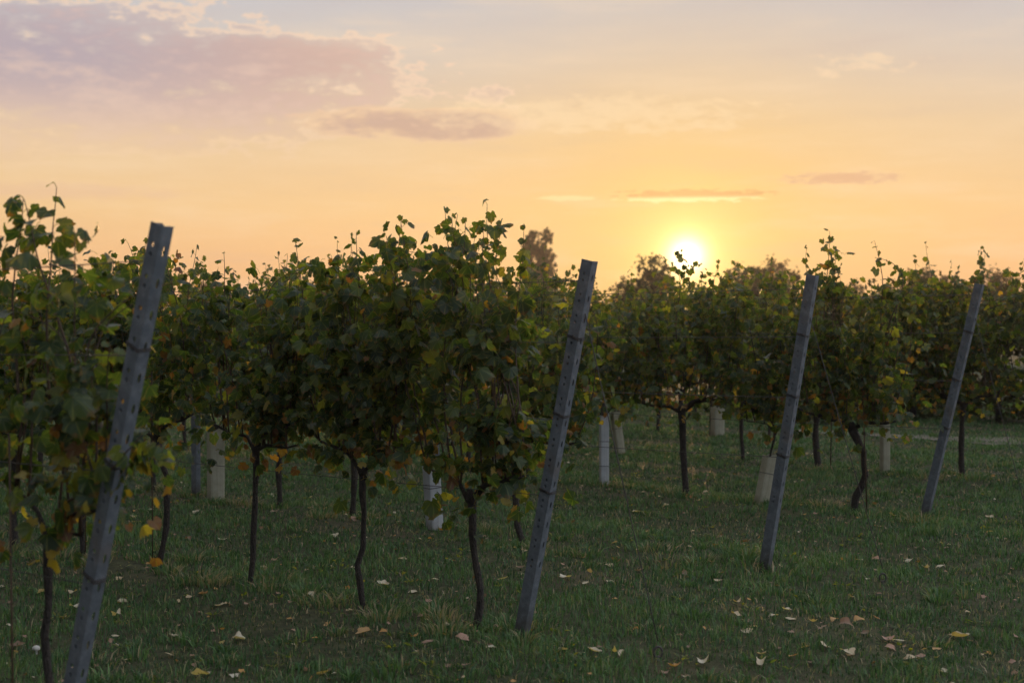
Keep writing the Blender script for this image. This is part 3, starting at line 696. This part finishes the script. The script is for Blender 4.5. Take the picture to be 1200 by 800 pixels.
# ---------------------------------------------------------------- distant trees
def crown_mesh(seed, blobs, n, leaf, tint=(.1, .6)):
    """clumps of leaf-sized faces spread through lumps of (x, y, z, rx, ry, rz)"""
    rng = np.random.default_rng(seed); w = np.array([b[3]*b[4]*b[5] for b in blobs])**.7; w /= w.sum()
    cl = []
    for bi, cnt in enumerate(rng.multinomial(max(10, n//26), w)):
        b = blobs[bi]
        for _ in range(cnt):
            d = rng.normal(size=3); d /= np.linalg.norm(d); r = rng.uniform(.45, 1.08)
            cl.append((np.array(b[:3])+d*np.array(b[3:])*r, rng.uniform(.10, .2)*(b[3]+b[5])*.7, rng.uniform(*tint)))
    c = np.array([q[0] for q in cl]); s = np.array([q[1] for q in cl]); tn = np.array([q[2] for q in cl])
    idx = rng.integers(0, len(cl), n); P = c[idx]+rng.normal(size=(n, 3))*s[idx][:, None]*.75
    a = rng.normal(size=(n, 3)); a /= np.linalg.norm(a, axis=1)[:, None]; b_ = np.cross(a, rng.normal(size=(n, 3))); b_ /= np.linalg.norm(b_, axis=1)[:, None]
    sz = leaf*rng.uniform(.6, 1.3, n)[:, None]
    V = np.stack([P-a*sz, P+b_*sz*.55, P+a*sz, P-b_*sz*.55], 1).reshape(-1, 3); F = np.arange(4*n).reshape(n, 4)
    T = np.repeat(np.clip(tn[idx]+rng.normal(0, .1, n), 0, 1), 4); LC = np.tile(np.array([(0, -.3, 0), (.3, 0, 0), (0, .3, 0), (-.3, 0, 0)]), (n, 1))
    V[:, 2] = np.maximum(V[:, 2], .05)
    me = tri_mesh('crown', V, F, {'tint': ('FLOAT', T), 'lc': ('FLOAT_VECTOR', LC)}); me.materials.append(TREE); return me
def trunk_mesh(seed, h, r, limbs, spread):
    rng = random.Random(seed); mb = MB(); P = [Vector((rng.gauss(0, .02)*h*.3, rng.gauss(0, .02)*h*.3, h*f-.2*(f == 0))) for f in (0, .25, .5, .75, 1)]
    mb.tube(P, [r*1.2, r, r*.8, r*.5, r*.2], 8, lump=.1, rng=rng)
    for i in range(limbs):
        f = rng.uniform(.25, .85); s = Vector((0, 0, h*f)); a = rng.uniform(0, 6.28); l = spread*rng.uniform(.5, 1)
        e = s+Vector((math.cos(a)*l, math.sin(a)*l, l*rng.uniform(.5, 1))); mb.tube([s, s.lerp(e, .5)+Vector((0, 0, -.1*l)), e], [r*.4, r*.25, r*.08], 5)
    return mb_mesh('trunk', mb, BARK)
def tree(name, x, y, tm, cm, label, cat='tree', grp=None, s=1., rz=0):
    root = empty(name, (x, y, -.02), rz); root.scale = (s, s, s); tag(root, label, cat, grp); link('trunk', tm, root); link('crown', cm, root); return root
def at(px_, d): return (px_-600)/1667*d
# twin-spired tall tree
blobs = []
rg = random.Random(9)
for cx, top in ((-.62, 10.2), (.60, 10.8)):
    for k in range(13):
        z = 1.6+k*.68
        if z > top: continue
        w = .74*(1-max(0, (z-4)/(top-3.2))**2.2)+.20; blobs.append((cx+rg.gauss(0, .10), rg.gauss(0, .15), z, w, w, .5))
tree('tall_tree', at(631, 97), 97, trunk_mesh(1, 10, .22, 10, 1.2), crown_mesh(1, blobs, 17000, .16, (.1, .7)), 'tall narrow twin-tipped tree rising above the vines left of the sun', grp='distant trees', s=.745)
def round_blobs(seed, h, w, n=12, low=.25):
    rg = random.Random(seed); out_ = []
    for i in range(n):
        z = h*rg.uniform(low, .88); k = math.sin(math.pi*min(.98, max(.15, (z/h-low)/(1-low)*.75+.25))); a = rg.uniform(0, 6.28); rr = w*.33*k*rg.uniform(.2, 1)
        q = w*.22*rg.uniform(.7, 1.2); out_.append((math.cos(a)*rr, math.sin(a)*rr, z, q, q, q*.85))
    return out_
RT = [(trunk_mesh(20+i, 5.2, .16, 9, 1.3), crown_mesh(20+i, round_blobs(20+i, 6.5, 5+i*.6), 5200, .15, (.1+.15*i, .6+.14*i))) for i in range(3)]
TL = [  # px, distance, top y in the photo, form, label
 (768, 110, 298, 0, 'dense rounded tree standing just left of the sun'),
 (742, 118, 322, 1, 'small tree between the tall twin tree and the sun'),
 (880, 104, 306, 1, 'rounded tree just right of the sun behind the vines'),
 (912, 112, 312, 2, 'second rounded tree right of the sun, near the third post'),
 (985, 120, 326, 1, 'low tree between the third post and the bright gap'),
 (1075, 98, 322, 2, 'reddish tree on the skyline left of the fourth post'),
 (1105, 118, 318, 1, 'thin-topped tree on the skyline just left of the fourth post'),
 (1172, 100, 322, 2, 'reddish rounded tree right of the fourth post on the skyline'),
 (1200, 112, 330, 0, 'dark tree on the skyline at the right edge'),
 (1022, 74, 352, 2, 'hazy reddish tree below the bright gap left of the fourth post'),
 (240, 125, 333, 2, 'small reddish tree on the skyline right of the nearest post'),
 (318, 130, 336, 1, 'low tree on the skyline at the left part'),
 (90, 125, 333, 0, 'low tree on the skyline left of the nearest post'),
 (455, 135, 338, 0, 'low tree hidden behind the second row of vines'),
]
for i, (p, d, ty, k, lab) in enumerate(TL):
    d *= .68
    tm, cm = RT[k]; h = 1.6+(372-ty)/1667*d; tree('distant_tree', at(p, d), d, tm, cm, lab, grp='distant trees', s=h/6.4, rz=i*1.3)
# dark shrubs closing the view beyond the track
BT = [(trunk_mesh(40+i, 1.2, .05, 8, .7), crown_mesh(40+i, round_blobs(40+i, 1.9, 2.4, 12, .12), 5200, .05, (.0, .35))) for i in range(2)]
for i, (x, y) in enumerate([(5.1, 22.8), (6.3, 22.3), (7.5, 21.9), (8.6, 21.2), (9.8, 20.5), (11.1, 20.0), (4.1, 24.0), (5.7, 24.6), (7.2, 24.2)]):
    tm, cm = BT[i % 2]
    tree('shrub', x, y, tm, cm, 'dark dense shrub in the hedge beyond the sandy track at right', 'shrub', 'shrubs of the hedge beyond the track', s=[1, 1.12, .95, 1.05, 1.1, 1, .9, 1, 1.1][i], rz=i*2.1)
# far wood that reads as one mass
rg = random.Random(77); bl = []
x = -90.
while x < 110:
    h = rg.uniform(3.0, 5.0); w = rg.uniform(3, 5); yy = 168+rg.uniform(-6, 6)
    bl += [(x, yy, h*.35, w*.6, 2, h*.35), (x+rg.uniform(-1, 1), yy, h*.72, w*.42, 1.6, h*.26)]
    x += w*.75
cm = crown_mesh(77, bl, 42000, .22, (.3, .9)); o = link('far_wood', cm); tag(o, 'hazy reddish belt of far woodland along the whole horizon', 'woodland', kind='stuff')

# ---------------------------------------------------------------- grass
rng = np.random.default_rng(4)
def grass(name, n, ymin, ymax, pw, hmul, label):
    u = rng.random(n*2); yy = (ymin**(1-pw) + u*(ymax**(1-pw)-ymin**(1-pw)))**(1/(1-pw)); hw = .36*yy+.9
    xx = rng.uniform(-1, 1, n*2)*(.36*ymax+.9); keep = np.abs(xx) < hw; xx = xx[keep][:n]; yy = yy[keep][:n]; n = len(xx)
    f1 = np.sin(xx*2.1+1)*np.cos(yy*1.7+.4)+.6*np.sin(xx*4.7+yy*3.9)+.5*np.sin(xx*9.1-yy*7.3)+.35*np.sin(xx*17+yy*13); f1 = (f1+2.4)/4.8
    rowd = np.abs(((xx*W.x+yy*W.y) - ORIG[1].dot(W) + 1.2) % 2.42 - 1.2)
    keep = rng.random(n) < np.clip(.15+1.25*f1-.35*np.exp(-(rowd/.22)**2), 0, 1); xx, yy, f1 = xx[keep], yy[keep], f1[keep]; n = len(xx)
    h = (.018+.062*f1**1.3*rng.random(n)+.014*rng.random(n))*hmul; h *= np.where(rng.random(n) < .03, 1.7, 1)
    w = rng.uniform(.0016, .0034, n)*(yy/6.5)**.75; a = rng.uniform(0, 6.283, n); b = a+rng.normal(0, .6, n)
    tilt = np.abs(rng.normal(.35, .35, n))
    z0 = gz(xx, yy)-.006; dx, dy = np.cos(a)*w, np.sin(a)*w; lx, ly = np.cos(b+1.57)*h*tilt, np.sin(b+1.57)*h*tilt
    V = np.empty((n, 5, 3), np.float32)
    V[:, 0] = np.stack([xx-dx, yy-dy, z0], 1); V[:, 1] = np.stack([xx+dx, yy+dy, z0], 1)
    V[:, 2] = np.stack([xx+dx*.8+lx*.4, yy+dy*.8+ly*.4, z0+h*.6], 1); V[:, 3] = np.stack([xx-dx*.8+lx*.4, yy-dy*.8+ly*.4, z0+h*.6], 1)
    V[:, 4] = np.stack([xx+lx*1.2, yy+ly*1.2, z0+h*(1-.35*np.clip(tilt, 0, 1.2))], 1)
    T3 = np.array([(0, 1, 2), (0, 2, 3), (3, 2, 4)], np.int32)
    F = (np.arange(n, dtype=np.int32)[:, None, None]*5+T3[None]).reshape(-1, 3)
    tn = np.clip(rng.normal(.36, .2, n)+.75*(f1-.5), 0, .84); dry = rng.random(n) < .05+.22*np.clip((.46-f1)/.2, 0, 1); tn[dry] = rng.uniform(.86, 1, dry.sum())
    hh = np.tile([0, 0, .6, .6, 1], n)
    o = link(name, tri_mesh(name, V.reshape(-1, 3), F, {'tint': ('FLOAT', np.repeat(tn, 5)), 'hh': ('FLOAT', hh)}), mat=GRASS); tag(o, label, 'grass', kind='stuff')
grass('grass', 430000, 5.0, 27, 1.15, 1.0, 'short dark green grass covering the ground between the vine rows')
# tufts of taller grass round trunks, posts and at random
def tufts(name, spots, label):
    Vs = []; T = []
    r = np.random.default_rng(8)
    for (x, y, rad, n, h0, dryf) in spots:
        th = r.uniform(0, 6.283, n); q = rad*np.sqrt(r.random(n)); X = x+np.cos(th)*q; Y = y+np.sin(th)*q; h = h0*r.uniform(.4, 1.1, n); w = r.uniform(.002, .0045, n)
        a = r.uniform(0, 6.283, n); l = h*np.abs(r.normal(.45, .35, n)); lx, ly = np.cos(th)*l, np.sin(th)*l; z0 = gz(X, Y)-.005; dx, dy = np.cos(a)*w, np.sin(a)*w
        V = np.empty((n, 5, 3), np.float32)
        V[:, 0] = np.stack([X-dx, Y-dy, z0], 1); V[:, 1] = np.stack([X+dx, Y+dy, z0], 1)
        V[:, 2] = np.stack([X+dx+lx*.4, Y+dy+ly*.4, z0+h*.6], 1); V[:, 3] = np.stack([X-dx+lx*.4, Y-dy+ly*.4, z0+h*.6], 1)
        V[:, 4] = np.stack([X+lx*1.3, Y+ly*1.3, z0+h*.9], 1); Vs.append(V)
        tn = np.clip(r.normal(.5, .18, n), 0, .84); d = r.random(n) < dryf; tn[d] = r.uniform(.86, 1, d.sum()); T.append(tn)
    V = np.concatenate(Vs); n = len(V); T3 = np.array([(0, 1, 2), (0, 2, 3), (3, 2, 4)], np.int32)
    F = (np.arange(n, dtype=np.int32)[:, None, None]*5+T3[None]).reshape(-1, 3)
    o = link(name, tri_mesh(name, V.reshape(-1, 3), F, {'tint': ('FLOAT', np.repeat(np.concatenate(T), 5)), 'hh': ('FLOAT', np.zeros(n*5))}), mat=GRASS); tag(o, label, 'grass', kind='stuff')
sp_ = []; rr = random.Random(6)
for r in range(5):
    t_ = -.1
    while t_ < 9:
        x, y, _ = rowpt(r, t_, rr.gauss(0, .14)); sp_.append((x, y, rr.uniform(.08, .2), rr.randint(60, 150), rr.uniform(.05, .10), rr.choice([.15, .3, .6]))); t_ += rr.uniform(.12, .35)
for i in range(420):
    y = 5.4+14*rr.random()**1.3; x = rr.uniform(-1, 1)*(.36*y+.8); sp_.append((x, y, rr.uniform(.03, .12), rr.randint(20, 70), rr.uniform(.035, .09), rr.choice([.02, .05, .3])))
tufts('grass_tufts', sp_, 'taller ragged grass tufts and dry stalks along the vine trunks')
# broad-leaved weeds: rosettes of small oval leaves
def weeds():
    L = []; r = random.Random(12); tp = []
    p = [(0, 0), (.16, .25), (.2, .55), (0, 1), (-.2, .55), (-.16, .25)]
    tp = [(np.array([(x, y, .25*y-.35*y*y) for x, y in p], np.float32), np.array([(0, 1, 5), (1, 2, 4), (1, 4, 5), (2, 3, 4)], np.int32))]
    cl = [(-.62, 9.9), (-.35, 9.4), (.35, 10.4), (-1.25, 8.95), (-1.1, 9.1), (.42, 12.2), (.8, 6.6), (.35, 6.5), (.15, 6.6), (1.9, 6.9), (3.9, 11.1)]
    for i in range(260):
        y = 5.5+11*r.random()**1.4; cl.append((r.uniform(-1, 1)*(.36*y+.6), y))
    for j, (x, y) in enumerate(cl):
        n = r.randint(7, 13) if j > 10 else 26
        for k in range(n):
            a = r.uniform(0, 6.28); o = Vector((math.cos(a), math.sin(a), r.uniform(.1, 1.0))); rad = r.uniform(0, .05 if j > 10 else .14); q = (x+math.cos(a)*rad, y+math.sin(a)*rad, float(gz(x, y))+.012)
            L.append((q, o, Vector((0, 0, 1))+rv(r, .3), r.uniform(.016, .045), r.uniform(.3, .78)))
    me = leaves_mesh('weeds', L, tp, r); me.materials.append(LEAF); o = link('weeds', me); tag(o, 'low broad-leaved weeds scattered in the grass', 'weeds', kind='stuff')
weeds()

# ---------------------------------------------------------------- fallen leaves
FL = [(1.03,11.8),(0.32,8.58),(0.44,8.41),(0.59,8.47),(1.07,8.8),(1.26,8.63),(1.17,7.43),(1.24,7.8),(1.18,7.11),(0.39,6.7),(0.24,6.74),(0.74,6.46),(0.88,6.52),(1.17,6.63),(0.05,8.98),(0.68,9.46),(0.63,9.17),(0.81,9.04),(0.29,9.56),(1.77,12.95),(1.3,12.01),(0.88,12.95),(0.49,6.63),(1.67,10.1),(-0.05,8.58),(2.39,9.33),(2.61,9.33),(2.73,9.04),(2.63,9.01),(2.26,9.23),(1.49,7.69),(1.47,7.47),(1.56,7.35),(1.82,7.43),(1.71,7.27),(1.7,7.47),(1.93,7.49),(1.39,6.74),(1.49,6.74),(1.57,6.62),(1.3,6.55),(1.13,6.44),(2.25,7.13),(1.91,7.0),(1.86,7.0),(1.82,6.82),(1.76,7.07),(2.03,6.77),(1.91,6.63),(1.86,6.59),(3.78,11.25),(3.51,10.42),(2.53,7.09),(1.92,6.31),(4.02,16.77),(3.04,11.35),(2.97,9.73),(1.39,7.53),(-2.43,7.87),(-2.55,8.23),(-2.74,8.26),(-2.22,8.08),(-2.12,7.62),(-2.01,7.19),(-1.72,7.21),(-1.63,7.89),(-2.06,10.1),(-1.93,10.26),(-2.3,10.06),(-2.57,11.55),(-1.4,6.38),(-1.25,6.38),(-1.64,6.79),(-2.39,6.84),(-3.04,11.4),(-3.0,11.8),(-1.58,9.04),(-1.78,8.16),(-1.37,7.11),(-2.41,7.17),(-2.42,7.62),(-0.74,7.09),(-0.85,6.41),(-0.41,6.87),(-0.48,7.0),(-0.48,7.49),(-0.1,6.74),(-0.21,6.4),(-0.34,7.29),(-0.24,6.95),(-0.72,9.29),(-1.15,8.08),(-0.58,8.31),(-0.77,8.47),(-0.47,8.63),(-0.58,10.06),(-0.96,7.37),(-1.01,9.07),(-1.27,10.18),(-1.56,9.33),(-1.58,9.04),(-1.42,9.26),(-1.24,11.02),(-2.18,12.82),(-0.07,7.25),(-0.22,9.04)]
lrng = random.Random(21)
def dry_leaf(rng):
    n = 22; V = []; A = rng.uniform(.7, 1.0); cx = rng.uniform(-.5, .5); cyv = rng.uniform(-.7, .7); ph = rng.uniform(0, 6); ph2 = rng.uniform(0, 6)
    for ring in (1.0, .55):
        for k in range(n):
            a = 6.2832*k/n; lobe = 1+.13*math.cos(5*(a-1.57))+.05*math.sin(3*a+ph)+rng.uniform(-.04, .04)
            r_ = .55*ring*(lobe if ring == 1 else 1+(lobe-1)*.5); x = math.cos(a)*r_*A; y = math.sin(a)*r_
            V.append((x, y+.45, cx*x*x*1.2+cyv*y*y*.9+.05*math.sin(2*a+ph2)*ring+.3*max(0, x*math.cos(ph)+y*math.sin(ph)-.15)))
    V.append((0, .45, 0)); F = []
    for k in range(n):
        j = (k+1) % n; F += [(k, j, n+j), (k, n+j, n+k), (n+k, n+j, 2*n)]
    return np.array(V, np.float32), np.array(F, np.int32)
DT = [dry_leaf(lrng) for _ in range(12)]
COLS = [('cream', .02, .18), ('pale yellow', .2, .38), ('orange', .52, .64), ('pinkish brown', .76, .84), ('brown', .9, 1.)]
LMK = [('the nearest post', ORIG[0]), ('the second post', ORIG[1]), ('the third post', ORIG[2]), ('the fourth post', ORIG[3])]
for nm, (r, t_) in {'the crooked trunk': (1, .33), 'the straight knobbly trunk': (1, 1.144), 'the slim straight trunk': (1, 2.06), 'the bowed trunk': (1, 2.93),
                    'the thick curved trunk': (3, .6), 'the trunk under the sun': (3, 2.27), 'the slim bluish tube': (3, 3.17), 'the pale leaning tube': (2, 2.85),
                    'the cream tube at left': (2, 5.45), 'the second post ring anchor': (1, -.8), 'the third post ring anchor': (2, -.78)}.items():
    p = ORIG[r]+U*t_; LMK.append((nm, p))
ORANGE = {(-.74, 7.09), (1.91, 9.99), (1.7, 7.47), (1.82, 7.43), (1.3, 6.55), (2.03, 6.77), (-.58, 10.06), (4.02, 16.77)}
BIG = {(-.74, 7.09): 1.5, (2.25, 7.13): 1.45, (1.57, 6.62): 1.6, (-1.4, 6.38): 1.35, (.32, 8.58): 1.25, (1.07, 8.8): 1.25, (.81, 9.04): 1.2, (-.85, 6.41): 1.2}
recs = []
for (x, y) in FL:
    k = 2 if (x, y) in ORANGE else lrng.choices([0, 1, 2, 3, 4], [4, 4, .8, 2, 1.2])[0]
    nm, lo, hi = COLS[k]; s = lrng.uniform(.040, .064)*BIG.get((x, y), 1.)*(1+.02*max(0, y-8)); curl = lrng.random() < .5
    V, F = DT[lrng.randrange(10)]; V = V.copy()
    c = .44; V[:, 1] -= c
    if curl: V[:, 2] += .8*V[:, 0]**2 + .5*V[:, 1]**2*lrng.choice([-.4, 1])
    V *= s; V[:, 2] -= V[:, 2].min()
    me = tri_mesh('fallen_leaf', V, F, {'tint': ('FLOAT', np.full(len(V), lrng.uniform(lo, hi))), 'lc': ('FLOAT_VECTOR', (V/s+np.array([0, c, 0])))}, smooth=True); me.materials.append(DRY)
    o = link('fallen_leaf', me); o.location = (x, y, float(gz(x, y))+lrng.uniform(.006, .022))
    o.rotation_euler = (lrng.gauss(0, .22), lrng.gauss(0, .22), lrng.uniform(0, 6.28))
    lm = min(LMK, key=lambda q: (q[1].x-x)**2+(q[1].y-y)**2*.45); side = 'left' if x/y < lm[1].x/lm[1].y else 'right'; fb = 'nearer than' if y < lm[1].y else 'beyond'
    size = 'large ' if (x, y) in BIG else ''
    recs.append((o, '%s%s%s leaf' % (size, 'curled ' if curl else 'flat ', nm), lm[0], side, math.hypot(lm[1].x-x, lm[1].y-y)))
from collections import defaultdict
dd = defaultdict(list)
for q in recs: dd[(q[1], q[2], q[3])].append(q)
for (a, b, s), qs in dd.items():
    qs.sort(key=lambda q: q[4])
    for i, q in enumerate(qs):
        lab = '%s on grass %s of %s' % (a, s, b) if len(qs) == 1 else '%s %s of %s, %s closest' % (a, s, b, ORD[i] if i else 'the very')
        tag(q[0], lab, 'leaf', 'fallen vine leaves on the grass')
# the countless small bits of litter
Ls = []; lr2 = random.Random(31)
for i in range(1600):
    y = 5.4+16*lr2.random()**1.2; x = lr2.uniform(-1, 1)*(.36*y+.7)
    Ls.append(((x, y, float(gz(x, y))+.012), Vector((lr2.gauss(0, 1), lr2.gauss(0, 1), .1)), Vector((0, 0, 1))+rv(lr2, .35), lr2.uniform(.012, .034), lr2.choice([.1, .4, .6, .8, .85, .95, .95, 1])))
for r in range(5):
    for i in range(130):
        x, y, z = rowpt(r, lr2.uniform(0, 9), lr2.gauss(0, .25)); Ls.append(((x, y, z+.012), Vector((lr2.gauss(0, 1), lr2.gauss(0, 1), .1)), Vector((0, 0, 1))+rv(lr2, .35), lr2.uniform(.02, .045), lr2.choice([.4, .6, .8, .9, .95, 1])))
me = leaves_mesh('leaf_litter', Ls, DT[:4], lr2); me.materials.append(DRY); tag(link('leaf_litter', me), 'small brown and yellow scraps of leaf litter in the grass', 'leaf litter', kind='stuff')
# small white mushroom at the lower left
def lathe(prof, n=20):
    mb = MB()
    for r, z in prof:
        for k in range(n): a = 6.2832*k/n; mb.v.append(Vector((r*math.cos(a), r*math.sin(a), z)))
    for i in range(len(prof)-1):
        for k in range(n): mb.f.append((i*n+k, i*n+(k+1) % n, (i+1)*n+(k+1) % n, (i+1)*n+k))
    mb.f.append(tuple((len(prof)-1)*n+k for k in range(n))); return mb
x, y = -2.28, 6.79
mr = empty('mushroom', (x, y, float(gz(x, y)))); tag(mr, 'small round white mushroom in the grass at the lower left', 'mushroom')
lathe([(.009, -.01), (.008, .025), (.009, .03)]).build('stem', MUSH, mr)
lathe([(.01, .029), (.024, .030), (.027, .036), (.024, .048), (.015, .056), (.004, .059)]).build('cap', MUSH, mr); mr.scale = (.72, .72, .72)

# ---------------------------------------------------------------- haze
m, t, out = newmat('haze'); v = t.node('ShaderNodeVolumePrincipled')
v.inputs['Color'].default_value = (.95, .90, .86, 1); v.inputs['Density'].default_value = .00045; v.inputs['Anisotropy'].default_value = .65
t.l.new(v.outputs[0], out.inputs['Volume'])
mb = MB(); x0, x1, y0, y1, z0, z1 = -130, 150, -30, 190, -1.2, 12.5
mb.v = [Vector(p) for p in ((x0, y0, z0), (x1, y0, z0), (x1, y1, z0), (x0, y1, z0), (x0, y0, z1), (x1, y0, z1), (x1, y1, z1), (x0, y1, z1))]
mb.f = [(3, 2, 1, 0), (4, 5, 6, 7), (0, 1, 5, 4), (1, 2, 6, 5), (2, 3, 7, 6), (3, 0, 4, 7)]
h = mb.build('haze', m, smooth=False); tag(h, 'thin golden evening haze in the air', 'haze', kind='stuff')
